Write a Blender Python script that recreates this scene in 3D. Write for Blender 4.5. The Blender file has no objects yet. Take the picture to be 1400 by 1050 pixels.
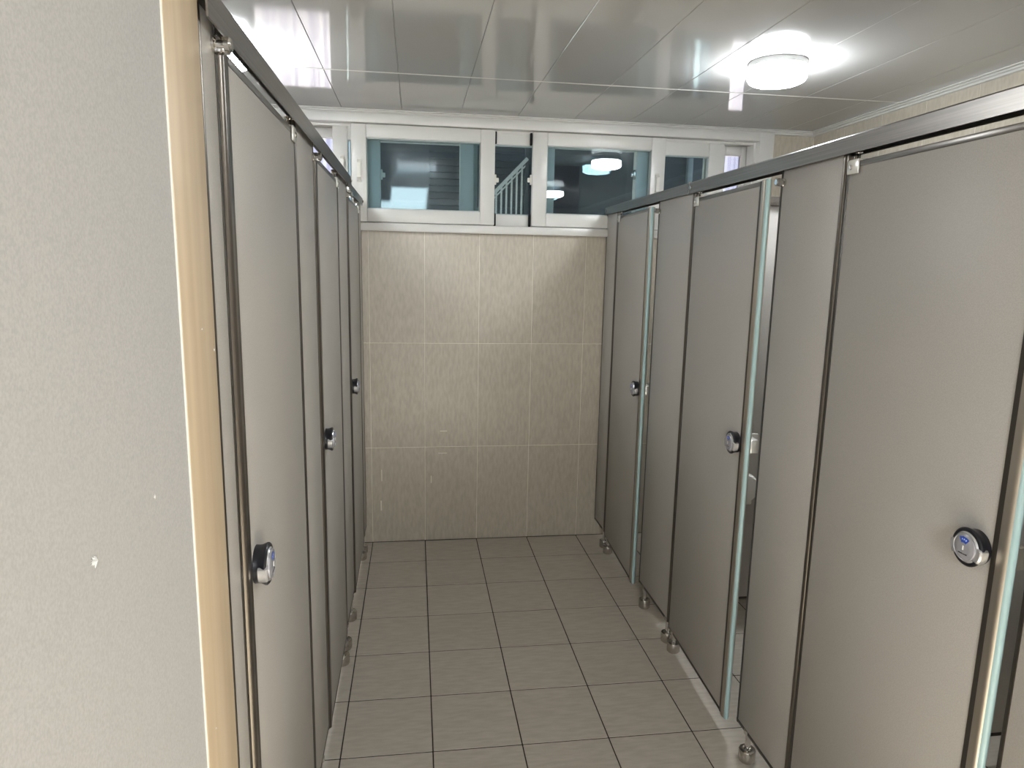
import bpy, bmesh, math, random
from mathutils import Vector, Matrix

random.seed(7)
PI = math.pi
scene = bpy.context.scene
col = scene.collection

# ------------------------------------------------------------------ camera
yaw, pitch, roll = 0.1420, -0.1706, 0.0198
F = Vector((math.sin(yaw) * math.cos(pitch), math.cos(yaw) * math.cos(pitch), math.sin(pitch)))
R0 = Vector((math.cos(yaw), -math.sin(yaw), 0))
U0 = R0.cross(F)
Rv = R0 * math.cos(roll) + U0 * math.sin(roll)
Uv = -R0 * math.sin(roll) + U0 * math.cos(roll)
cam_d = bpy.data.cameras.new('camera')
cam = bpy.data.objects.new('camera', cam_d)
col.objects.link(cam)
M = Matrix((Rv, Uv, -F)).transposed().to_4x4()
M.translation = Vector((0.2478, -3.8226, 1.5907))
cam.matrix_world = M
cam_d.sensor_width = 36
cam_d.lens = 936.78 / 1400 * 36
cam_d.clip_start = 0.02
scene.camera = cam

# ------------------------------------------------------------------ world, sun, exposure
SKY = 0.75
LAMP = 60.0
FILL = 122.0  # strength of the added fill lamp behind the camera
world = bpy.data.worlds.new('world')
scene.world = world
world.use_nodes = True
wn = world.node_tree
wn.nodes['Background'].inputs[0].default_value = (0.86, 0.90, 1.0, 1)
wn.nodes['Background'].inputs[1].default_value = SKY
sun_d = bpy.data.lights.new('sun', 'SUN')
sun_d.energy = 30.0
sun_d.angle = 0.03
sun_d.color = (1.0, 0.93, 0.82)
sun = bpy.data.objects.new('sun', sun_d)
col.objects.link(sun)
sun.rotation_euler = Vector((-0.05, 0.80, -0.55)).to_track_quat('-Z', 'Y').to_euler()
sun.location = (3, -6, 6)

vs = scene.view_settings
vs.view_transform = 'Standard'
vs.look = 'None'
vs.exposure = 0.80
vs.gamma = 1.0
vs.use_curve_mapping = False
try:
    scene.cycles.use_denoising = True
    scene.cycles.max_bounces = 10
    scene.cycles.diffuse_bounces = 5
    scene.cycles.transparent_max_bounces = 16
    scene.cycles.sample_clamp_indirect = 6.0
except Exception:
    pass

# ------------------------------------------------------------------ helpers
def tag(o, label=None, cat=None, group=None, kind=None):
    if label: o['label'] = label
    if cat: o['category'] = cat
    if group: o['group'] = group
    if kind: o['kind'] = kind
    return o

def empty(name, loc, rz=0.0, label=None, cat=None, group=None, kind=None):
    o = bpy.data.objects.new(name, None)
    o.empty_display_size = 0.05
    col.objects.link(o)
    o.location = loc
    o.rotation_euler = (0, 0, rz)
    return tag(o, label, cat, group, kind)

def mesh_from(bm, name, mat, sharp=0.6):
    bmesh.ops.recalc_face_normals(bm, faces=bm.faces[:])
    for f in bm.faces:
        f.smooth = True
    for e in bm.edges:
        if len(e.link_faces) == 2:
            e.smooth = e.calc_face_angle(0.0) < sharp
    me = bpy.data.meshes.new(name)
    bm.to_mesh(me)
    bm.free()
    mats = mat if isinstance(mat, (list, tuple)) else [mat]
    for m in mats:
        me.materials.append(m)
    return me

def link(name, me, parent=None, loc=(0, 0, 0), rz=0.0):
    o = bpy.data.objects.new(name, me)
    col.objects.link(o)
    o.location = loc
    o.rotation_euler = (0, 0, rz)
    if parent is not None:
        o.parent = parent
    return o

def build(name, bm, mat, parent=None, loc=(0, 0, 0), rz=0.0, sharp=0.6):
    return link(name, mesh_from(bm, name, mat, sharp), parent, loc, rz)

def box(bm, x0, x1, y0, y1, z0, z1, bev=0.0, seg=2, mi=0):
    r = bmesh.ops.create_cube(bm, size=1.0)
    vs_ = r['verts']
    for v in vs_:
        v.co = Vector((x0 + (v.co.x + .5) * (x1 - x0), y0 + (v.co.y + .5) * (y1 - y0), z0 + (v.co.z + .5) * (z1 - z0)))
    fs = set()
    es = set()
    for v in vs_:
        fs.update(v.link_faces)
        es.update(v.link_edges)
    for f in fs:
        f.material_index = mi
    if bev > 0:
        bmesh.ops.bevel(bm, geom=list(es), offset=bev, segments=seg, profile=0.5, affect='EDGES')
    return bm

def B(*a, **k):
    bm = bmesh.new()
    return box(bm, *a, **k)

def lathe(bm, prof, origin, axis, n=32, mi=0):
    """prof: (r, h) points; axis unit vector; closes to the axis when r is 0."""
    axis = Vector(axis).normalized()
    a = Vector((0, 0, 1)) if abs(axis.z) < 0.9 else Vector((1, 0, 0))
    u = axis.cross(a).normalized()
    w = axis.cross(u).normalized()
    o = Vector(origin)
    rings = []
    for r, h in prof:
        if r <= 1e-7:
            rings.append([bm.verts.new(o + axis * h)])
        else:
            rings.append([bm.verts.new(o + axis * h + (u * math.cos(2 * PI * i / n) + w * math.sin(2 * PI * i / n)) * r) for i in range(n)])
    for a_, b_ in zip(rings[:-1], rings[1:]):
        for i in range(n):
            j = (i + 1) % n
            if len(a_) == 1 and len(b_) == 1: continue
            if len(a_) == 1: f = bm.faces.new((a_[0], b_[i], b_[j]))
            elif len(b_) == 1: f = bm.faces.new((a_[i], a_[j], b_[0]))
            else: f = bm.faces.new((a_[i], a_[j], b_[j], b_[i]))
            f.material_index = mi
    return bm

def extrude_poly(bm, pts, vec, mi=0):
    vec = Vector(vec)
    a = [bm.verts.new(Vector(p)) for p in pts]
    b = [bm.verts.new(Vector(p) + vec) for p in pts]
    fs = [bm.faces.new(a), bm.faces.new(b[::-1])]
    n = len(a)
    for i in range(n):
        fs.append(bm.faces.new((a[i], a[(i + 1) % n], b[(i + 1) % n], b[i])))
    for f in fs: f.material_index = mi
    return bm

# ------------------------------------------------------------------ materials
def new_mat(name):
    m = bpy.data.materials.new(name)
    m.use_nodes = True
    nt = m.node_tree
    return m, nt, nt.nodes['Principled BSDF']

def plain(name, c, rough=0.5, metal=0.0, spec=0.5):
    m, nt, p = new_mat(name)
    p.inputs['Base Color'].default_value = (*c, 1)
    p.inputs['Roughness'].default_value = rough
    p.inputs['Metallic'].default_value = metal
    p.inputs['Specular IOR Level'].default_value = spec
    return m

def textured(name, c1, c2, scale, stretch=(1, 1, 1), rot=(0, 0, 0), rough=0.5, metal=0.0, spec=0.5, bump=0.0,
             bump_dist=0.001, detail=4.0, pos=(0.35, 0.65), rnd=0.0, coords='Object'):
    m, nt, p = new_mat(name)
    N = nt.nodes
    L = nt.links
    tc = N.new('ShaderNodeTexCoord')
    mp = N.new('ShaderNodeMapping')
    mp.inputs['Scale'].default_value = stretch
    mp.inputs['Rotation'].default_value = rot
    L.new(tc.outputs[coords], mp.inputs['Vector'])
    oi = N.new('ShaderNodeObjectInfo')
    if rnd > 0:
        ad = N.new('ShaderNodeVectorMath'); ad.operation = 'MULTIPLY_ADD'
        cb = N.new('ShaderNodeCombineXYZ')
        for k in range(3): L.new(oi.outputs['Random'], cb.inputs[k])
        L.new(cb.outputs[0], ad.inputs[0])
        ad.inputs[1].default_value = (37.0, 53.0, 71.0)
        L.new(mp.outputs[0], ad.inputs[2])
        vec = ad.outputs[0]
    else:
        vec = mp.outputs[0]
    nz = N.new('ShaderNodeTexNoise')
    nz.inputs['Scale'].default_value = scale
    nz.inputs['Detail'].default_value = detail
    L.new(vec, nz.inputs['Vector'])
    rp = N.new('ShaderNodeValToRGB')
    rp.color_ramp.elements[0].position = pos[0]
    rp.color_ramp.elements[0].color = (*c1, 1)
    rp.color_ramp.elements[1].position = pos[1]
    rp.color_ramp.elements[1].color = (*c2, 1)
    L.new(nz.outputs['Fac'], rp.inputs[0])
    out = rp.outputs[0]
    if rnd > 0:
        hs = N.new('ShaderNodeHueSaturation')
        mr = N.new('ShaderNodeMapRange')
        mr.inputs['To Min'].default_value = 1 - rnd
        mr.inputs['To Max'].default_value = 1 + rnd
        L.new(oi.outputs['Random'], mr.inputs['Value'])
        L.new(mr.outputs[0], hs.inputs['Value'])
        L.new(out, hs.inputs['Color'])
        out = hs.outputs[0]
    L.new(out, p.inputs['Base Color'])
    p.inputs['Roughness'].default_value = rough
    p.inputs['Metallic'].default_value = metal
    p.inputs['Specular IOR Level'].default_value = spec
    if bump > 0:
        bp = N.new('ShaderNodeBump')
        bp.inputs['Strength'].default_value = bump
        bp.inputs['Distance'].default_value = bump_dist
        L.new(nz.outputs['Fac'], bp.inputs['Height'])
        L.new(bp.outputs[0], p.inputs['Normal'])
    return m

def glass(name, tint, refl=1.0, rough=0.0):
    m = bpy.data.materials.new(name)
    m.use_nodes = True
    nt = m.node_tree
    nt.nodes.clear()
    N, L = nt.nodes, nt.links
    out = N.new('ShaderNodeOutputMaterial')
    mix = N.new('ShaderNodeMixShader')
    tr = N.new('ShaderNodeBsdfTransparent')
    tr.inputs[0].default_value = (*tint, 1)
    gl = N.new('ShaderNodeBsdfGlossy')
    gl.inputs['Color'].default_value = (refl * .92, refl, refl, 1)
    gl.inputs['Roughness'].default_value = rough
    fr = N.new('ShaderNodeFresnel')
    fr.inputs['IOR'].default_value = 1.5
    geo = N.new('ShaderNodeNewGeometry')
    ma = N.new('ShaderNodeMath'); ma.operation = 'MULTIPLY'
    inv = N.new('ShaderNodeMath'); inv.operation = 'SUBTRACT'; inv.inputs[0].default_value = 1.0
    L.new(geo.outputs['Backfacing'], inv.inputs[1])
    L.new(fr.outputs[0], ma.inputs[0]); L.new(inv.outputs[0], ma.inputs[1])
    L.new(ma.outputs[0], mix.inputs[0])
    L.new(tr.outputs[0], mix.inputs[1])
    L.new(gl.outputs[0], mix.inputs[2])
    L.new(mix.outputs[0], out.inputs[0])
    return m

def emit(name, c, s):
    m = bpy.data.materials.new(name)
    m.use_nodes = True
    nt = m.node_tree
    nt.nodes.clear()
    out = nt.nodes.new('ShaderNodeOutputMaterial')
    e = nt.nodes.new('ShaderNodeEmission')
    e.inputs[0].default_value = (*c, 1)
    e.inputs[1].default_value = s
    nt.links.new(e.outputs[0], out.inputs[0])
    return m

MAT = {}
MAT['panel'] = textured('laminate_panel', (.40, .38, .355), (.45, .43, .40), 420, rough=.42, spec=.4, bump=.10, bump_dist=.0004, detail=2)
MAT['bronze'] = plain('dark_bronze_edge', (.070, .062, .053), .35, .6)
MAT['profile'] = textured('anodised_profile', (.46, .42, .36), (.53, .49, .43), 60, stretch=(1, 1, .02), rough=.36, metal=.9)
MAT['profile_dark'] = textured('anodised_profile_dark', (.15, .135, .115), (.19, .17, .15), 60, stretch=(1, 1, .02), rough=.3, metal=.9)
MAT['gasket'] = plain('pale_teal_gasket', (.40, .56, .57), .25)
MAT['rail'] = textured('brushed_rail', (.21, .195, .18), (.27, .25, .23), 240, stretch=(1, .01, 1), rough=.30, metal=.9)
MAT['chrome'] = plain('chrome', (.72, .71, .69), .12, 1.0)
MAT['steel'] = plain('satin_steel', (.56, .53, .49), .24, 1.0)
MAT['black'] = plain('black_plastic', (.008, .008, .012), .38)
MAT['silver'] = plain('silver_plastic', (.62, .62, .63), .25, .65)
MAT['disc'] = plain('grey_disc', (.42, .42, .46), .22, .35)
MAT['blue'] = plain('blue_indicator', (.03, .08, .42), .3)
MAT['pale_blue'] = plain('pale_indicator_mark', (.35, .45, .85), .4)
MAT['ivory'] = plain('ivory_plastic', (.72, .70, .64), .35)
MAT['white'] = plain('white_plastic', (.80, .79, .76), .3)
MAT['upvc'] = plain('window_plastic', (.66, .645, .61), .32)
MAT['white_steel'] = plain('painted_white_bracket', (.75, .74, .70), .25, .4)
MAT['wallpaper'] = textured('woven_wallpaper', (.425, .42, .415), (.49, .485, .48), 430, stretch=(1, 1, .8), rough=.75, spec=.25, bump=.25, bump_dist=.0005, detail=5)
MAT['maple'] = textured('pale_wood', (.53, .415, .28), (.62, .50, .355), 34, stretch=(1, 1, .04), rough=.42, spec=.4, detail=6)
MAT['caulk'] = plain('white_caulk', (.78, .76, .70), .5)
MAT['paper'] = plain('torn_paper', (.80, .79, .76), .8)
MAT['walltile'] = textured('wall_tile_glaze', (.45, .40, .32), (.53, .475, .39), 30, stretch=(2.6, 1, .7), rot=(0, .38, 0), rough=.33, spec=.45, detail=7, rnd=.025)
MAT['walltile_side'] = textured('wall_tile_glaze_side', (.45, .40, .32), (.53, .475, .39), 30, stretch=(1, 2.6, .7), rot=(.38, 0, 0), rough=.33, spec=.45, detail=7, rnd=.025)
MAT['walltile_back'] = MAT['walltile']
MAT['grout_light'] = plain('pale_grout', (.80, .75, .65), .85)
MAT['floortile'] = textured('floor_tile', (.50, .455, .395), (.58, .53, .465), 22, stretch=(.7, 3.4, 1), rot=(0, 0, -.25), rough=.36, spec=.4, detail=7, rnd=.03, bump=.08, bump_dist=.0006)
MAT['grout_dark'] = plain('dark_grout', (.035, .030, .024), .9)
MAT['plaster'] = plain('plaster', (.55, .53, .49), .8)
MAT['concrete'] = plain('outside_concrete', (.42, .42, .42), .9)
MAT['glass_inner'] = glass('tinted_glass', (.68, .765, .795))
MAT['glass_clear'] = glass('clear_glass', (.95, .97, .97))
MAT['lamp_white'] = plain('lamp_base_white', (.55, .55, .54), .4)
MAT['diffuser'] = emit('lamp_diffuser', (.915, .965, 1.0), LAMP)
MAT['fill_diffuser'] = emit('fill_lamp_diffuser', (.92, .96, 1.0), FILL)
MAT['brush'] = plain('black_brush_seal', (.006, .006, .006), .9)
MAT['siding'] = plain('blue_grey_cladding', (.050, .066, .085), .6)
MAT['siding_pale'] = plain('pale_cladding', (.50, .50, .46), .7)
MAT['grey_pipe'] = plain('grey_pipe', (.30, .34, .37), .5)
MAT['railing_white'] = plain('white_painted_rail', (.75, .76, .76), .5)
MAT['ground'] = textured('yard_concrete', (.52, .52, .50), (.60, .60, .58), 3, rough=.9)

# frosted film on the end panes
def frosted():
    m = bpy.data.materials.new('frosted_pane')
    m.use_nodes = True
    nt = m.node_tree
    nt.nodes.clear()
    N, L = nt.nodes, nt.links
    out = N.new('ShaderNodeOutputMaterial')
    mix = N.new('ShaderNodeMixShader')
    tr = N.new('ShaderNodeBsdfTransparent')
    tl = N.new('ShaderNodeBsdfTranslucent')
    tc = N.new('ShaderNodeTexCoord')
    mp = N.new('ShaderNodeMapping'); mp.inputs['Scale'].default_value = (1, 1, .01)
    nz = N.new('ShaderNodeTexNoise'); nz.inputs['Scale'].default_value = 45
    rp = N.new('ShaderNodeValToRGB')
    rp.color_ramp.elements[0].position = .4; rp.color_ramp.elements[0].color = (.70, .70, .80, 1)
    rp.color_ramp.elements[1].position = .62; rp.color_ramp.elements[1].color = (.92, .92, .97, 1)
    L.new(tc.outputs['Object'], mp.inputs[0]); L.new(mp.outputs[0], nz.inputs['Vector']); L.new(nz.outputs['Fac'], rp.inputs[0])
    L.new(rp.outputs[0], tr.inputs[0]); L.new(rp.outputs[0], tl.inputs[0])
    mix.inputs[0].default_value = .15
    L.new(tr.outputs[0], mix.inputs[1]); L.new(tl.outputs[0], mix.inputs[2]); L.new(mix.outputs[0], out.inputs[0])
    return m
MAT['frosted'] = frosted()

# glossy ceiling panel
def ceiling_mat():
    m, nt, p = new_mat('glossy_ceiling_panel')
    N, L = nt.nodes, nt.links
    p.inputs['Base Color'].default_value = (.54, .535, .52, 1)
    p.inputs['Roughness'].default_value = .07
    p.inputs['Specular IOR Level'].default_value = .5
    tc = N.new('ShaderNodeTexCoord')
    mp = N.new('ShaderNodeMapping'); mp.inputs['Scale'].default_value = (1.0, .35, 1)
    L.new(tc.outputs['Object'], mp.inputs[0])
    nz = N.new('ShaderNodeTexNoise'); nz.inputs['Scale'].default_value = 3.2; nz.inputs['Detail'].default_value = 2
    L.new(mp.outputs[0], nz.inputs['Vector'])
    mp2 = N.new('ShaderNodeMapping'); mp2.inputs['Scale'].default_value = (1.0, .01, 1)
    L.new(tc.outputs['Object'], mp2.inputs[0])
    nz2 = N.new('ShaderNodeTexNoise'); nz2.inputs['Scale'].default_value = 170; nz2.inputs['Detail'].default_value = 1
    L.new(mp2.outputs[0], nz2.inputs['Vector'])
    b1 = N.new('ShaderNodeBump'); b1.inputs['Strength'].default_value = .35; b1.inputs['Distance'].default_value = .004
    L.new(nz.outputs['Fac'], b1.inputs['Height'])
    b2 = N.new('ShaderNodeBump'); b2.inputs['Strength'].default_value = .25; b2.inputs['Distance'].default_value = .0001
    L.new(nz2.outputs['Fac'], b2.inputs['Height'])
    L.new(b1.outputs[0], b2.inputs['Normal'])
    L.new(b2.outputs[0], p.inputs['Normal'])
    return m
MAT['ceiling'] = ceiling_mat()
MAT['ceiling_joint'] = plain('ceiling_joint_strip', (.66, .65, .61), .2)
MAT['joint_dark'] = plain('ceiling_backing', (.50, .49, .475), .6)

# ------------------------------------------------------------------ room dimensions
XL, XR = -1.25, 2.51        # outer tiled walls
YF = -5.60                  # wall behind the camera
ZC = 2.375                  # ceiling
T = .30                     # tile module
XLP, XRP = -.036, 1.312     # corridor faces of the two partition fronts
NW = -.036                  # papered wall face
ROWS = (0.0, .562, 1.158, 1.756, 2.352)

# ---- floor
floor = build('floor', B(XL - .2, XR + .2, YF - .2, .2, -.14, -.0014), MAT['grout_dark'])
tag(floor, kind='structure')
tile_cache = {}
def slab(sx, sy, sz, mat, bev=.0012):
    key = (round(sx, 4), round(sy, 4), round(sz, 4), mat.name)
    if key not in tile_cache:
        bm = B(0, sx, 0, sy, 0, sz, bev=bev, seg=1)
        tile_cache[key] = mesh_from(bm, 'tile', mat)
    return tile_cache[key]
g = .0042
ys = [0.0] + [-.279 - k * T for k in range(0, 18)]
xs = [XL] + [k * T for k in range(-4, 9)] + [XR]
ys = [y for y in ys if y > YF] + [YF]
for j in range(len(ys) - 1):
    for i in range(len(xs) - 1):
        x0, x1, y1, y0 = xs[i], xs[i + 1], ys[j], ys[j + 1]
        if x1 < -.35 and y0 < -3.1: continue
        if x1 - x0 < .02 or y1 - y0 < .02: continue
        dz = random.uniform(-.0004, .0004)
        link('floor_tile', slab(x1 - x0 - g, y1 - y0 - g, .010, MAT['floortile']), floor, (x0 + g / 2, y0 + g / 2, -.010 + dz))

# ---- tiled walls
gw = .0026
def wall_tiles(parent, axis, pos, edges, rows, outward, mat):
    """axis 'y': wall at y=pos spanning x edges; axis 'x': wall at x=pos spanning y edges."""
    for z0, z1 in zip(rows[:-1], rows[1:]):
        for a0, a1 in zip(edges[:-1], edges[1:]):
            if a1 - a0 < .015: continue
            if axis == 'y':
                me = slab(a1 - a0 - gw, .008, z1 - z0 - gw, mat, .001)
                link('wall_tile', me, parent, (a0 + gw / 2, pos if outward > 0 else pos - .008, z0 + gw / 2))
            else:
                me = slab(.008, a1 - a0 - gw, z1 - z0 - gw, mat, .001)
                link('wall_tile', me, parent, (pos if outward > 0 else pos - .008, a0 + gw / 2, z0 + gw / 2))

WX0, WX1, WZ0, WZ1 = -.70, 2.257, 1.763, 2.352   # window opening in the back wall
bm = bmesh.new()
box(bm, XL - .2, XR + .2, .0010, .20, -.1, WZ0)
box(bm, XL - .2, WX0, .0010, .20, WZ0, 3.35)
box(bm, WX1, XR + .2, .0010, .20, WZ0, 3.35)
box(bm, WX0, WX1, .0075, .20, WZ1, 3.35)  # wall raised out of view above the ceiling to shade the building opposite
wall_back = build('wall_back', bm, MAT['grout_light'])
tag(wall_back, kind='structure')
wall_tiles(wall_back, 'y', 0.0, xs, (0.0, .562, 1.158, WZ0), 1, MAT['walltile_back'])
wall_tiles(wall_back, 'y', 0.0, [WX1, XR], (WZ0, ZC), 1, MAT['walltile_back'])
wall_tiles(wall_back, 'y', 0.0, [XL, WX0], (WZ0, ZC), 1, MAT['walltile_back'])

build('grout_line', B(XL, XR, -.0045, -.0005, -.002, .0022), MAT['grout_dark'], floor)
for (x, z, a, b) in ((.405, .655, .020, .0022), (.40, .525, .024, .0018), (.335, .37, .0022, .022), (.055, .40, .0022, .034), (.05, .22, .004, .030)):
    build('scuff_mark', B(x - a, x + a, -.0006, .001, z - b, z + b, bev=.0004, seg=1), MAT['grout_light'], wall_back)
yr = sorted([0.0] + [-.287 - k * .298 for k in range(0, 18) if -.287 - k * .298 > YF] + [YF])
wall_right = build('wall_right', B(XR + .0010, XR + .2, YF - .2, .0010, -.1, ZC + .08), MAT['grout_light'])
tag(wall_right, kind='structure')
wall_tiles(wall_right, 'x', XR, [y for y in yr if y > -4.2], (0.0, .562, 1.158, 1.756, ZC), 1, MAT['walltile_side'])
build('wall_tile', B(XR, XR + .0075, YF, min(y for y in yr if y > -4.2) - gw, 0, ZC), MAT['walltile_side'], wall_right)
wall_left = build('wall_left', B(XL - .2, XL - .0010, -2.9, .0010, -.1, ZC + .08), MAT['grout_light'])
tag(wall_left, kind='structure')
wall_tiles(wall_left, 'x', XL, [y for y in yr if y > -2.9], (0.0, .562, 1.158, 1.756, ZC), -1, MAT['walltile_side'])

# ---- papered wall in the left foreground with its pale wood edge
wall_near = build('wall_near', B(XL - .2, NW, YF - .2, -2.935, -.1, ZC + .08), MAT['wallpaper'])
tag(wall_near, kind='structure')
bm = bmesh.new()
box(bm, XL - .2, XLP + .003, -2.940, -2.806, -.0, ZC, bev=.001)
trim_1 = build('trim_1', bm, MAT['maple'])
tag(trim_1, 'pale maple wood edge board beside the papered wall', kind='structure')
build('caulk_line', B(NW - .002, XLP + .0020, -2.9412, -2.9395, 0, ZC), MAT['caulk'], trim_1)
# torn nail marks in the paper, chips in the wood
def torn(parent, y, z, s, x):
    bm = bmesh.new()
    c = bm.verts.new((x + .0035 * s, y, z))
    n = 11
    rr = []
    for k in range(n * 2):
        a = PI * k / n
        r = (.0045 if k % 2 else .0013) * s * random.uniform(.7, 1.25)
        if abs(a - 1.5 * PI) < .3 and k % 2: r *= 2.3
        rr.append(bm.verts.new((x + .0004, y + math.cos(a) * r * 1.4, z + math.sin(a) * r)))
    for k in range(n * 2):
        bm.faces.new((c, rr[k], rr[(k + 1) % (2 * n)]))
    build('torn_paper', bm, MAT['paper'], parent)
torn(wall_near, -3.205, 1.326, 1.15, NW)
torn(wall_near, -3.058, 1.335, .45, NW)
for (y, z, s) in ((-2.865, 1.50, .5), (-2.815, 1.466, .8), (-2.905, .94, .5)):
    bm = bmesh.new()
    lathe(bm, [(.0026 * s, -.001), (.0022 * s, .0006), (0, .0009)], (XLP + .0032, y, z), (1, 0, 0), 8)
    build('chip', bm, MAT['paper'], trim_1)

# ---- wall behind the camera with the daylight window
bm = bmesh.new()
FX0, FX1, FZ0, FZ1 = .15, 2.35, .60, 1.80
box(bm, NW, FX0, YF - .2, YF, -.1, ZC + .08)
box(bm, FX1, XR + .0075, YF - .2, YF, -.1, ZC + .08)
box(bm, FX0, FX1, YF - .2, YF, -.1, FZ0)
box(bm, FX0, FX1, YF - .2, YF, FZ1, ZC + .08)
tag(build('wall_front', bm, MAT['wallpaper']), kind='structure')
bm = bmesh.new()
fw = .05
box(bm, FX0, FX1, YF - .12, YF - .05, FZ0, FZ0 + fw)
box(bm, FX0, FX1, YF - .12, YF - .05, FZ1 - fw, FZ1)
for x in (FX0, (FX0 + FX1) / 2 - fw / 2, FX1 - fw):
    box(bm, x, x + fw, YF - .12, YF - .05, FZ0 + fw, FZ1 - fw)
window_3 = build('window_3', bm, MAT['upvc'])
tag(window_3, kind='structure')
for x0, x1 in ((FX0 + fw, (FX0 + FX1) / 2 - fw / 2), ((FX0 + FX1) / 2 + fw / 2, FX1 - fw)):
    build('pane', B(x0, x1, YF - .09, YF - .084, FZ0 + fw, FZ1 - fw), MAT['glass_clear'], window_3)

# ---- ceiling: glossy strip panels running away from the camera, one cross joint
ceiling = build('ceiling', B(XL - .2, XR + .2, YF - .2, .2, ZC + .009, ZC + .2), MAT['joint_dark'])
tag(ceiling, kind='structure')
YJ = -.742
cx = [XR]
x = 2.318
while x > XL:
    cx.append(x); x -= .305
cx.append(XL)
cx = sorted(cx)
for (y0, y1) in ((YJ + .002, 0.0), (YF, YJ - .002)):
    for a0, a1 in zip(cx[:-1], cx[1:]):
        if a1 - a0 < .02: continue
        gj = .0012
        link('ceiling_panel', slab(a1 - a0 - gj, y1 - y0, .008, MAT['ceiling'], .0016), ceiling, (a0 + gj / 2, y0, ZC))
bm = bmesh.new()
extrude_poly(bm, [(XL, YJ - .006, ZC + .0005), (XL, YJ, ZC - .0022), (XL, YJ + .006, ZC + .0005)], (XR - XL, 0, 0))
build('joint_strip', bm, MAT['ceiling_joint'], ceiling)

# ---- cornice mouldings
def cornice(name, axis):
    bm = bmesh.new()
    if axis == 'y':
        pr = [(0, ZC), (-.032, ZC), (-.033, ZC - .005), (-.027, ZC - .007), (-.021, ZC - .0055), (-.021, ZC - .012), (-.016, ZC - .015), (-.010, ZC - .0135), (-.010, ZC - .022), (0, ZC - .025)]
        extrude_poly(bm, [(XL, .0 + p, z) for p, z in pr], (XR - XL, 0, 0))
    else:
        pr = [(0, ZC), (-.032, ZC), (-.033, ZC - .005), (-.027, ZC - .007), (-.021, ZC - .0055), (-.021, ZC - .012), (-.016, ZC - .015), (-.010, ZC - .0135), (-.010, ZC - .022), (0, ZC - .025)]
        extrude_poly(bm, [(XR + p, YF, z) for p, z in pr], (0, -YF - .0, 0))
    return tag(build(name, bm, MAT['upvc'], sharp=.2), kind='structure')
cornice('trim_2', 'y')
cornice('trim_3', 'x')

# ------------------------------------------------------------------ windows in the back wall
def frame4(bm, x0, x1, y0, y1, z0, z1, l, r, b, t, bev=.002):
    box(bm, x0, x0 + l, y0, y1, z0, z1, bev)
    box(bm, x1 - r, x1, y0, y1, z0, z1, bev)
    box(bm, x0 + l, x1 - r, y0, y1, z0, z0 + b, bev)
    box(bm, x0 + l, x1 - r, y0, y1, z1 - t, z1, bev)
    return bm

bm = bmesh.new()
frame4(bm, WX0, WX1, -.027, .105, WZ0 - .002, WZ1 - .002, .085, .085, .042, .042, .003)
for x in (WX0 + .085, WX1 - .085 - .012):        # stepped reveal
    box(bm, x, x + .012, .02, .105, WZ0 + .04, WZ1 - .044)
box(bm, WX0 + .085, WX1 - .085, .026, .030, WZ1 - .056, WZ1 - .044)
box(bm, WX0 + .085, WX1 - .085, .070, .074, WZ1 - .056, WZ1 - .044)
window_1 = build('window_1', bm, MAT['upvc'])
tag(window_1, kind='structure')

def sash(parent, x0, x1, y0, y1, z0, z1, st, ra, gl, gy=None, stl=None, str_=None):
    bm = bmesh.new()
    stl = stl or st; str_ = str_ or st
    frame4(bm, x0, x1, y0, y1, z0, z1, stl, str_, ra, ra, .003)
    # glazing bead
    frame4(bm, x0 + stl - .001, x1 - str_ + .001, y0 + .008, y1 - .006, z0 + ra - .001, z1 - ra + .001, .006, .006, .006, .006, .001)
    s = build('sash', bm, MAT['upvc'], parent)
    gy = gy if gy is not None else (y0 + y1) / 2
    build('pane', B(x0 + stl, x1 - str_, gy - .010, gy + .010, z0 + ra, z1 - ra), gl, s)
    return s

def handle(parent, x, y, z0, z1):
    bm = bmesh.new()
    box(bm, x - .012, x + .012, y - .006, y, z0, z0 + .026, .002)
    box(bm, x - .012, x + .012, y - .006, y, z1 - .026, z1, .002)
    extrude_poly(bm, [(x - .009, y - .004, z0 + .004), (x - .009, y - .026, z0 + .022), (x - .009, y - .026, z1 - .022), (x - .009, y - .004, z1 - .004),
                      (x - .009, y - .004, z1 - .014), (x - .009, y - .019, z1 - .027), (x - .009, y - .019, z0 + .027), (x - .009, y - .004, z0 + .014)], (.018, 0, 0))
    build('handle', bm, MAT['ivory'], parent)

S1 = sash(window_1, -.080, .676, -.014, .022, 1.808, 2.304, .078, .068, MAT['glass_inner'])
S2 = sash(window_1, .882, 1.628, -.014, .022, 1.808, 2.304, .080, .068, MAT['glass_inner'])
handle(S1, -.040, -.014, 2.010, 2.130)
handle(S2, 1.583, -.014, 1.992, 2.112)
RL = sash(window_1, -.178, .068, .032, .066, 1.806, 2.300, .076, .072, MAT['glass_inner'], stl=.076, str_=.066)
RC = sash(window_1, .490, 1.012, .032, .066, 1.806, 2.300, .075, .062, MAT['glass_inner'])
RR = sash(window_1, 1.480, 1.990, .032, .066, 1.806, 2.300, .080, .078, MAT['glass_inner'], stl=.080, str_=.088)
handle(RL, -.130, .032, 2.03, 2.15)
def latch(parent, x, y, z, s, mat):
    bm = bmesh.new()
    box(bm, min(x, x + s * .010), max(x, x + s * .010), y - .010, y + .012, z - .026, z + .026, .002)
    box(bm, min(x + s * .006, x + s * .024), max(x + s * .006, x + s * .024), y - .004, y + .008, z - .014, z + .010, .003)
    build('latch', bm, mat, parent)
latch(S1, .676, .004, 2.050, 1, MAT['ivory'])
latch(S2, .882, .004, 2.056, -1, MAT['ivory'])
latch(RL, .068, .05, 2.06, 1, MAT['ivory'])
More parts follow.
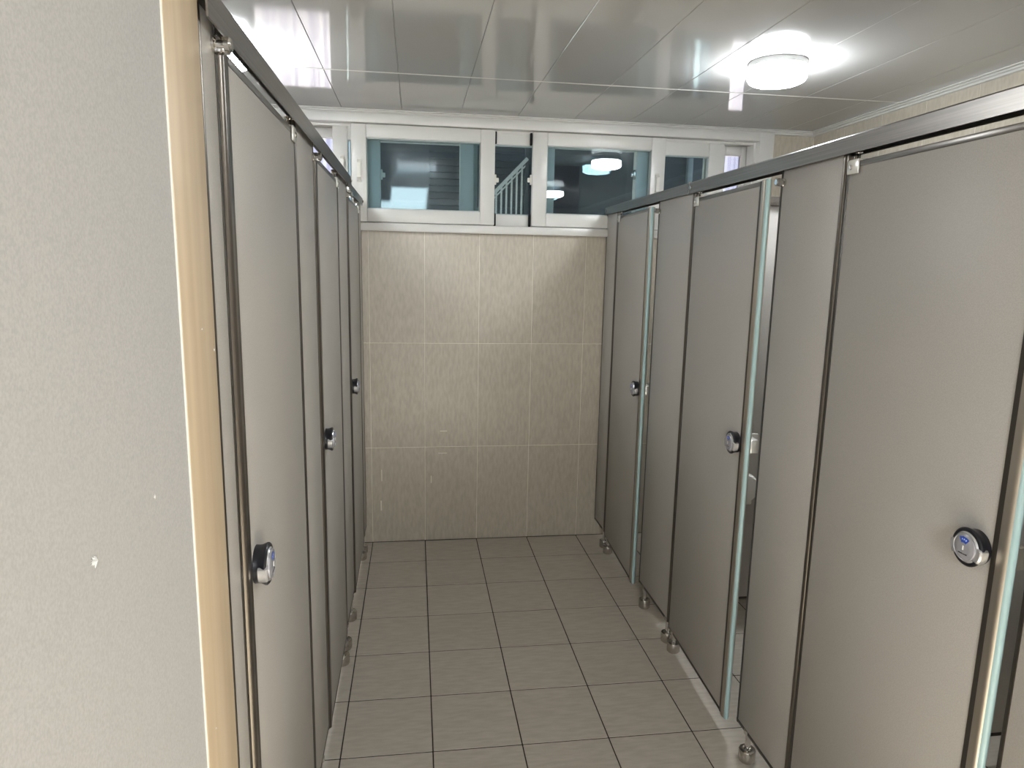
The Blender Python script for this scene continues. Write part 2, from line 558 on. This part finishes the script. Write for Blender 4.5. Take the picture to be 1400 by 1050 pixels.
latch(RR, 1.480, .05, 2.11, -1, MAT['steel'])
# black brush seals at the corners of the middle gap
for x in (.676, .882 - .012):
    for z0, z1 in ((1.806, 1.872), (2.238, 2.302)):
        build('brush_seal', B(x, x + .012, .010, .030, z0, z1, bev=.003), MAT['brush'], window_1)

# outer window
bm = bmesh.new()
frame4(bm, WX0, WX1, .106, .198, WZ0, WZ1, .07, .075, .05, .05, .003)
window_2 = build('window_2', bm, MAT['upvc'])
tag(window_2, kind='structure')
def osash(x0, x1, y0, l, r, gl):
    bm = bmesh.new()
    frame4(bm, x0, x1, y0, y0 + .034, WZ0 + .05, WZ1 - .05, l, r, .055, .055, .003)
    s = build('sash', bm, MAT['upvc'], window_2)
    build('pane', B(x0 + l, x1 - r, y0 + .012, y0 + .022, WZ0 + .105, WZ1 - .105), gl, s)
osash(-.63, -.110, .120, .06, .070, MAT['frosted'])
osash(-.10, .570, .158, .02, .068, MAT['glass_clear'])
osash(.575, 1.570, .120, .02, .072, MAT['glass_clear'])
osash(1.575, 2.000, .158, .02, .068, MAT['glass_clear'])
osash(2.003, 2.180, .120, .035, .045, MAT['frosted'])

# ------------------------------------------------------------------ outdoors behind the window
ground = build('ground', B(-40, 40, .2, 90, -.2, -.05), MAT['ground'])
tag(ground, kind='structure')
bld = empty('building', (1.6, 2.9, -.05), 0, 'blue grey clad building seen through the window glass', 'building')
bm = bmesh.new()
YW = 2.2
box(bm, -.22 - 1.6, 2.92 - 1.6, YW - 2.9 + .03, 1.5, 0, 4.2)
build('wall', bm, MAT['siding'], bld)
for k in range(40):                      # horizontal cladding boards, those that can be seen from inside
    z = 1.75 + k * .055
    if z > 2.70: break
    bm = bmesh.new()
    x0, x1 = (.372 - 1.6, 1.19 - 1.6)
    extrude_poly(bm, [(x0, YW - 2.9 + .032, z), (x0, YW - 2.9 + .002, z + .004), (x0, YW - 2.9 + .014, z + .050), (x0, YW - 2.9 + .032, z + .052)], (x1 - x0, 0, 0))
    build('cladding_board', bm, MAT['siding'], bld)
bm = bmesh.new()  # unseen stepped slabs, added to shape the sun patch on this wall
box(bm, -.22 - 1.6, .10 - 1.6, 1.37 - 2.9, YW - 2.9 + .03, 2.75, 2.87)
box(bm, .10 - 1.6, .41 - 1.6, 1.54 - 2.9, YW - 2.9 + .03, 2.75, 2.87)
box(bm, .41 - 1.6, 2.92 - 1.6, .55 - 2.9, YW - 2.9 + .03, 2.75, 2.87)
build('sun_blocker', bm, MAT['siding'], bld)
build('door_panel', B(1.20 - 1.6, 1.66 - 1.6, YW - 2.9 - .02, YW - 2.9 + .01, 0, 2.50, bev=.004), plain('dark_blue_door', (.012, .014, .03), .4), bld)
build('downpipe', B(2.62 - 1.6, 2.67 - 1.6, YW - 2.9 - .06, YW - 2.9 - .0, 0, 2.75, bev=.012), MAT['grey_pipe'], bld)

for k in range(3):
    bm = bmesh.new()
    z = 2.14 + k * .022
    extrude_poly(bm, [(2.0 - 1.6, YW - 2.9 - .05, z), (2.0 - 1.6, YW - 2.9 - .042, z), (2.0 - 1.6, YW - 2.9 - .042, z + .007), (2.0 - 1.6, YW - 2.9 - .05, z + .007)], (.90, 0, .26))
    build('sloping_bar', bm, MAT['grey_pipe'], bld)

rl = empty('stair_railing', (.9, 1.4, -.05), 0, 'white stair railing outside the gap between the window sashes', 'railing')
def bar(bm, a, b, w, d):
    a, b = Vector(a), Vector(b)
    dr = (b - a).normalized()
    s = Vector((0, 1, 0))
    t = dr.cross(s).normalized()
    extrude_poly(bm, [a + s * d / 2 + t * w / 2, a - s * d / 2 + t * w / 2, a - s * d / 2 - t * w / 2, a + s * d / 2 - t * w / 2], b - a)
def hr(x): return 2.075 + .05 + (x - .835) * 1.04      # slope of the handrail
bm = bmesh.new(); bar(bm, (.60 - .9, 0, hr(.60) + .05), (1.075 - .9, 0, hr(1.075) + .05), .026, .05)
build('handrail', bm, MAT['railing_white'], rl)
bm = bmesh.new(); bar(bm, (.60 - .9, 0, hr(.60) + .012), (1.075 - .9, 0, hr(1.075) + .012), .010, .03)
build('lower_rail', bm, MAT['railing_white'], rl)
for k in range(12):
    x = .62 + k * .038
    build('baluster', B(x - .006 - .9, x + .006 - .9, -.008, .008, .0, hr(x) + .06), MAT['railing_white'], rl)
build('end_post', B(1.06 - .9, 1.085 - .9, -.02, .02, .0, hr(1.06) + .15), MAT['siding'], rl)

# ------------------------------------------------------------------ ceiling lamps
def lamp(x, y, label, rad=.108):
    r = empty('ceiling_lamp', (x, y, ZC), 0, label, 'ceiling lamp', 'round ceiling lamps')
    bm = bmesh.new()
    lathe(bm, [(0, 0), (rad - .002, 0), (rad, -.004), (rad, -.020), (rad - .003, -.022), (0, -.022)], (0, 0, 0), (0, 0, 1), 64)
    build('base', bm, MAT['lamp_white'], r)
    bm = bmesh.new()
    q = rad - .001
    lathe(bm, [(q - .004, -.022), (q, -.024), (q + .001, -.060), (q - .006, -.070), (q - .018, -.076), (0, -.080)], (0, 0, 0), (0, 0, 1), 64)
    build('diffuser', bm, MAT['diffuser'], r)
    return r
lamp(1.622, -1.205, 'round white ceiling lamp glowing above the right-hand stalls by the window')
lamp(-.46, -1.00, 'round ceiling lamp hidden above the left-hand stalls by the window')
lamp(1.66, -3.35, 'round ceiling lamp above the right-hand side, reflected low in the window glass')
def fill_lamp(x, z, label):  # invented lamp, added out of view to brighten the near doors and papered wall
    r = empty('added_fill_lamp', (x, YF, z), 0, label, 'fill lamp', 'added fill lamps on the wall behind the viewpoint')
    build('base', B(-.26, .26, 0, .035, -.035, .035, bev=.006), MAT['lamp_white'], r)
    build('diffuser', B(-.25, .25, .035, .085, -.045, .045, bev=.015, seg=3), MAT['fill_diffuser'], r)
fill_lamp(.28, 1.90, 'added white bar fill lamp on the wall behind the viewpoint')

# ------------------------------------------------------------------ partition system
def rail_run(name, x_face, nx, y0, y1, z0, z1, label, cap=True):
    """x_face: corridor face; nx: direction of the corridor (+1 / -1)."""
    w = .042; t = .003
    r = empty(name, (x_face, (y0 + y1) / 2, z0), 0, label, 'rail', 'partition head rails')
    h = z1 - z0
    L = y1 - y0
    x = lambda d: -nx * d
    c = .004
    lb = h - .012 if nx > 0 else 0
    pr = [(0, 0), (0, h - c), (c, h), (w - c, h), (w, h - c), (w, lb), (w - t, lb), (w - t, h - t), (t, h - t), (t, 0)]
    bm = bmesh.new()
    extrude_poly(bm, [(x(a), -L / 2, b) for a, b in pr], (0, L, 0))
    build('channel', bm, MAT['rail'], r, sharp=.3)
    bm = bmesh.new()
    lathe(bm, [(0, 0), (.007, 0), (.008, .003), (.006, .006), (0, .007)], (x(-.0), L / 2 - .022, h * .5), (nx, 0, 0), 12)
    build('bolt', bm, MAT['chrome'], r)
    if not cap: return r
    bm = bmesh.new()
    box(bm, min(x(-.0015), x(w + .0015)), max(x(-.0015), x(w + .0015)), -L / 2 - .0, -L / 2 + .010, -.002, h + .0015, .001)
    build('joint_cap', bm, MAT['steel'], r)
    return r

def foot_parts(parent, nx, y, zp, cx_, suffix=''):
    bm = bmesh.new()
    lathe(bm, [(.0262, 0), (.0268, .002), (.0268, .036), (.0255, .039), (.018, .040), (.0105, .036), (.009, .036)], (cx_, y, .004), (0, 0, 1), 12)
    lathe(bm, [(0, 0), (.022, 0), (.022, .004)], (cx_, y, 0), (0, 0, 1), 12)
    f = build('foot', bm, MAT['steel'], parent)
    bm = bmesh.new()
    lathe(bm, [(.0095, .030), (.0095, zp), (.016, zp), (.016, zp + .012), (0, zp + .012)], (cx_, y, 0), (0, 0, 1), 16)
    build('rod', bm, MAT['chrome'], f)

TH = .020
def pilaster(nx, xf, y0, y1, z0, z1, label, feet, stop=None, profiles=(True, True)):
    """fixed front panel between y0 (near) and y1 (far)."""
    yc = (y0 + y1) / 2
    r = empty('partition_panel', (xf - nx * TH / 2, yc, 0), 0, label, 'partition', 'fixed partition front panels')
    a0, a1 = y0 - yc, y1 - yc
    pw = .012
    build('board', B(-TH / 2, TH / 2, a0 + pw * .6, a1 - pw * .6, z0 + .010, z1, bev=.001), MAT['panel'], r)
    for k, a in enumerate((a0, a1 - pw)):
        if not profiles[k]: continue
        bm = bmesh.new()
        s = 1 if k == 0 else -1
        xe = TH / 2 + .0015
        yb = a if k == 0 else a + pw
        pts = [(-xe, yb + s * pw), (-xe, yb + s * .004), (-xe + .004, yb), (xe - .004, yb), (xe, yb + s * .004), (xe, yb + s * pw)]
        extrude_poly(bm, [(p, q, z0) for p, q in pts], (0, 0, z1 - z0))
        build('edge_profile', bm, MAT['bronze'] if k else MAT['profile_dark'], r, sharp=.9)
    build('bottom_profile', B(-TH / 2 - .001, TH / 2 + .001, a0, a1, z0, z0 + .013, bev=.002), MAT['bronze'], r)
    for fy in feet:
        foot_parts(r, nx, fy - yc, z0, 0)
    if stop is not None:
        sy, sz = stop
        bm = bmesh.new()
        xs_ = nx * TH / 2
        lathe(bm, [(.011, 0), (.011, .004), (.006, .006), (.006, .016), (.010, .017), (.011, .024), (.008, .027), (0, .027)], (xs_, sy - yc, sz), (nx, 0, 0), 20)
        box(bm, min(xs_, xs_ + nx * .022), max(xs_, xs_ + nx * .022), sy - yc - .002, sy - yc + .014, sz - .011, sz + .011, .002)
        build('door_stop', bm, MAT['chrome'], r)
    return r

def lock_parts(door, nx, y, z):
    """door lock: black ring body, winged silver plate, round disc with blue indicator."""
    x0 = nx * TH / 2
    P = lambda h, a, b: (x0 + nx * h, y + a, z + b)
    bm = bmesh.new()
    lathe(bm, [(0, 0), (.034, 0), (.0335, .006), (.034, .011), (.0372, .018), (.0375, .021), (.035, .0235), (0, .0235)], P(0, 0, 0), (nx, 0, 0), 40)
    k = build('lock', bm, MAT['black'], door)
    bm = bmesh.new()
    n = 64
    pts = []
    for i in range(n):
        a = 2 * PI * i / n
        r = .0300
        ca, sa = math.cos(a), math.sin(a)
        off = -.22
        for base in (0.0, PI):
            da = abs(((a - base - (off if base == 0 else -off) + PI) % (2 * PI)) - PI)
            if da < .52:
                t_ = min(1.0, (.52 - da) / .16)
                r = .0300 + (.0386 - .0300) * t_
        pts.append(P(.010 if r > .034 else .0225, ca * r, sa * r))
    # upper face
    top = [P(.0262, (p[1] - y) * .93, (p[2] - z) * .93) for p in pts]
    mid = [P(.0235, (p[1] - y), (p[2] - z)) for p in pts]
    V0 = [bm.verts.new(p) for p in pts]; V1 = [bm.verts.new(p) for p in mid]; V2 = [bm.verts.new(p) for p in top]
    for i in range(n):
        j = (i + 1) % n
        bm.faces.new((V0[i], V0[j], V1[j], V1[i])); bm.faces.new((V1[i], V1[j], V2[j], V2[i]))
    bm.faces.new(V2)
    build('lock_plate', bm, MAT['silver'], k, sharp=.5)
    bm = bmesh.new()
    lathe(bm, [(.0262, .0255), (.0262, .0275), (.0250, .0285), (.0244, .0276), (.0236, .0282), (.012, .0296), (0, .0300)], P(0, 0, 0), (nx, 0, 0), 48)
    build('lock_disc', bm, MAT['disc'], k)
    bm = bmesh.new()
    def sector(r0, r1, a0, a1, h, m=10, wave=0.0):
        vi = [bm.verts.new(P(h - .0007, math.cos(a0 + (a1 - a0) * i / m) * r0, math.sin(a0 + (a1 - a0) * i / m) * r0)) for i in range(m + 1)]
        vo = [bm.verts.new(P(h - .0016 , math.cos(a0 + (a1 - a0) * i / m) * (r1 + (wave if i % 3 == 1 else 0)), math.sin(a0 + (a1 - a0) * i / m) * (r1 + (wave if i % 3 == 1 else 0)))) for i in range(m + 1)]
        for i in range(m):
            bm.faces.new((vi[i], vi[i + 1], vo[i + 1], vo[i]))
    tw = .0 if nx < 0 else 0
    sector(.009, .0205, PI / 2 - .62, PI / 2 + .62, .0306, wave=.0008)
    build('indicator', bm, MAT['blue'], k)
    bm = bmesh.new()
    for i in range(3):
        a = PI / 2 + .36 - i * .30
        sector(.0145, .0172, a - .08, a + .08, .0312, 2)
    build('indicator_mark', bm, MAT['pale_blue'], k)
    bm = bmesh.new()
    e0 = nx * .0296
    box(bm, min(x0 + e0, x0 + e0 + nx * .0012), max(x0 + e0, x0 + e0 + nx * .0012), y - .0012, y + .0012, z - .0055, z + .0035, .0004)
    build('coin_slot', bm, MAT['white'], k)
    bm = bmesh.new()
    for i in range(8):
        a = -.010 + i * .0027
        box(bm, min(x0 + nx * .0284, x0 + nx * .0299), max(x0 + nx * .0284, x0 + nx * .0299), y + a * -nx, y + a * -nx + .0018, z - .0135, z - .0135 + random.choice((.0016, .0022, .0013)))
    build('small_print', bm, MAT['black'], k)
    # inner side of the lock
    bm = bmesh.new()
    xi = -nx * TH / 2
    box(bm, min(xi, xi - nx * .026), max(xi, xi - nx * .026), y - .062 , y + .030, z - .022, z + .022, .003)
    box(bm, min(xi - nx * .020, xi - nx * .050), max(xi - nx * .020, xi - nx * .050), y - .010, y + .004, z - .030, z + .030, .004)
    build('inner_latch', bm, MAT['white_steel'], door)

def stall_door(nx, xf, yh, w, z0, z1, ang, label, knob_off, knob_z, foot_y=None):
    """hinged at yh (far side), reaching w towards the camera."""
    r = empty('stall_door', (xf - nx * TH / 2, yh, 0), ang, label, 'door', 'toilet stall doors')
    build('door_leaf', B(-TH / 2, TH / 2, -w + .022, -.008, z0 + .010, z1 - .012, bev=.001), MAT['panel'], r)
    # rounded closing edge
    bm = bmesh.new()
    pts = []
    xe = TH / 2 + .002
    n = 12
    yb = -w + .025
    pts.append((-xe, yb)); 
    pts.append((-xe, -w + .024)); 
    for i in range(n + 1):
        a = PI + PI * i / n
        pts.append((math.cos(a) * (xe + .001), -w + .011 + math.sin(a) * .011))
    pts.append((xe, -w + .024)); pts.append((xe, yb))
    extrude_poly(bm, [(p, q, z0 - .004) for p, q in pts], (0, 0, z1 - z0 + .006))
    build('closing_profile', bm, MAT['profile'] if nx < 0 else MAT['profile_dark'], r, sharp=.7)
    build('profile_flange', B(-xe, xe, -w + .024, -w + .037, z0, z1, bev=.0006, seg=1), MAT['bronze'], r)
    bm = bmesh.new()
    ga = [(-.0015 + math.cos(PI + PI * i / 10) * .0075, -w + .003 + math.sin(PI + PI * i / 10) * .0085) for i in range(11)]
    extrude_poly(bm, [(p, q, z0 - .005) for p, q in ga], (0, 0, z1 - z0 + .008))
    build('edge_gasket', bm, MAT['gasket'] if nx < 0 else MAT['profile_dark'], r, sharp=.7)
    # hinge side profile: bronze with a thin bright bead
    build('hinge_profile', B(-TH / 2 - .0015, TH / 2 + .0015, -.012, 0, z0, z1, bev=.003), MAT['bronze'], r)
    build('top_profile', B(-TH / 2 - .0012, TH / 2 + .0012, -w + .03, -.010, z1 - .014, z1, bev=.0015), MAT['rail'], r)
    build('bottom_profile', B(-TH / 2 - .001, TH / 2 + .001, -w + .03, -.010, z0, z0 + .011, bev=.0015), MAT['bronze'], r)
    # pivot hinge on the top corner
    bm = bmesh.new()
    xo = nx * (TH / 2 + .0015)
    box(bm, min(xo, xo + nx * .005), max(xo, xo + nx * .005), -.052, -.008, z1 - .030, z1 + .004, .002)
    box(bm, -TH / 2 - .004, TH / 2 + .004, -.046, -.012, z1 - .0005, z1 + .005, .001)
    h = build('pivot_hinge', bm, MAT['white_steel'], r)
    bm = bmesh.new()
    lathe(bm, [(.009, z1 + .004), (.007, z1 + .008), (.006, z1 + .018), (.011, z1 + .020), (.011, z1 + .0245), (0, z1 + .0245)], (nx * .004, -.030, 0), (0, 0, 1), 16)
    lathe(bm, [(.006, 0), (.006, .003), (.004, .0045), (0, .0045)], (xo + nx * .0048, -.026, z1 - .014), (nx, 0, 0), 12)
    build('pin', bm, MAT['chrome'], h)
    if foot_y is not None:
        foot_parts(r, nx, foot_y, z0, 0)
    lock_parts(r, nx, -w + knob_off, knob_z)
    return r

def divider(x0, x1, y, z0, z1, label):
    r = empty('stall_divider', ((x0 + x1) / 2, y, 0), 0, label, 'partition', 'dividing panels between stalls')
    hx = (x1 - x0) / 2
    build('board', B(-hx, hx, -TH / 2, TH / 2, z0, z1, bev=.001), MAT['panel'], r)
    build('bottom_profile', B(-hx, hx, -TH / 2 - .001, TH / 2 + .001, z0 - .002, z0 + .010), MAT['bronze'], r)
    build('top_rail', B(-hx, hx, -.020, .020, z1 - .004, z1 + .034, bev=.003), MAT['rail'], r)
    foot_parts(r, 1, 0, z0, hx * .6 if x0 > 0 else -hx * .6)
    return r

# right side --------------------------------------------------------
n = -1
rz0, rz1 = 1.877, 1.921
rail_run('head_rail', XRP - .012, n, -1.205, -.001, rz0 + .003, rz1 + .001, 'brushed metal head rail over the right-hand stalls, far length ending at the window wall')
rail_run('head_rail', XRP - .015, n, -3.30, -1.207, rz0, rz1, 'brushed metal head rail over the right-hand stalls, near length closest to the camera')
pb = .100
pilaster(n, XRP, -.215, -.001, pb, 1.885, 'narrow grey panel at the window wall end of the right-hand stalls', [-.190], profiles=(True, True))
pilaster(n, XRP, -1.230, -.838, pb, 1.885, 'grey fixed panel between the far and middle right-hand doors', [-.905, -1.205], stop=(-.858, 1.84))
pilaster(n, XRP, -2.182, -1.870, pb, 1.885, 'grey fixed panel between the middle and nearest right-hand doors', [-1.938, -2.14], stop=(-1.890, 1.845))
pilaster(n, XRP, -3.280, -2.825, pb, 1.885, 'grey fixed panel cut off by the right edge of the photo', [-2.88, -3.22])
stall_door(n, XRP, -.222, .588, .082, 1.858, math.radians(-2.6), 'far right-hand stall door, ajar, next to the tiled window wall', .066, 1.030, foot_y=-.055)
stall_door(n, XRP, -1.235, .594, .082, 1.858, math.radians(-2.3), 'middle right-hand stall door, ajar with a bright edge strip', .066, 1.035, foot_y=-.050)
stall_door(n, XRP, -2.187, .607, .082, 1.858, math.radians(-.4), 'nearest right-hand stall door with the large round lock facing us', .072, 1.080, foot_y=-.050)
for y, lb in ((-1.045, 'grey divider inside the right-hand row between far and middle stalls'), (-2.03, 'grey divider inside the right-hand row between middle and nearest stalls'),
              (-3.06, 'grey divider closing the near end of the right-hand stalls')):
    divider(XRP + .0005, XR - .001, y, .10, 1.862, lb)
# paper dispenser on the divider of the middle stall
pdsp = empty('paper_dispenser', (1.655, -1.056, .66), 0, 'round white paper dispenser on the divider, glimpsed past the middle right-hand door', 'dispenser')
bm = bmesh.new()
lathe(bm, [(0, 0), (.066, 0), (.068, -.006), (.068, -.085), (.060, -.098), (.030, -.102), (0, -.102)], (0, 0, 0), (0, 1, 0), 32)
build('cover', bm, MAT['white'], pdsp)
bm = bmesh.new()
box(bm, -.050, .050, -.07, -.01, -.080, -.058, .004)
build('paper_slot', bm, MAT['ivory'], pdsp)

# left side ---------------------------------------------------------
n = 1
lz0, lz1 = 1.900, 1.942
rail_run('head_rail', XLP + .011, n, -.745, -.001, lz0 - .010, lz1 - .012, 'brushed metal head rail over the left-hand stalls, short far length at the window wall')
rail_run('head_rail', XLP + .016, n, -2.805, -.747, lz0 + .007, lz1 + .012, 'brushed metal head rail over the left-hand stalls, long near length by the wood trim', cap=False)
lt = 1.928
pilaster(n, XLP, -2.803, -2.712, pb, lt, 'slim grey panel beside the pale wood trim on the left', [-2.76], stop=(-2.732, 1.893))
pilaster(n, XLP, -2.050, -1.745, pb, lt, 'grey fixed panel between the nearest and middle left-hand doors', [-1.99, -1.91], stop=(-1.765, 1.882))
pilaster(n, XLP, -1.135, -.790, pb, lt, 'grey fixed panel between the middle and far left-hand doors', [-1.12, -.88], stop=(-.806, 1.872))
pilaster(n, XLP, -.175, -.001, pb, lt - .012, 'narrow grey panel at the window wall end of the left-hand stalls', [-.145])
stall_door(n, XLP, -2.056,   .645, .080, 1.898, math.radians(.2), 'nearest left-hand stall door beside the pale wood trim', .075, 1.060, foot_y=-.05)
stall_door(n, XLP, -1.141, .590, .080, 1.890, math.radians(.2), 'middle left-hand stall door seen at a steep angle', .075, 1.040, foot_y=-.09)
stall_door(n, XLP, -.181, .595, .080, 1.866, math.radians(.2), 'far left-hand stall door next to the window wall', .075, 1.040, foot_y=-.05)
for y, lb in ((-.97, 'grey divider inside the left-hand row between far and middle stalls'), (-1.90, 'grey divider inside the left-hand row between middle and nearest stalls')):
    divider(XL + .001, XLP - TH - .0005, y, .10, 1.870, lb)
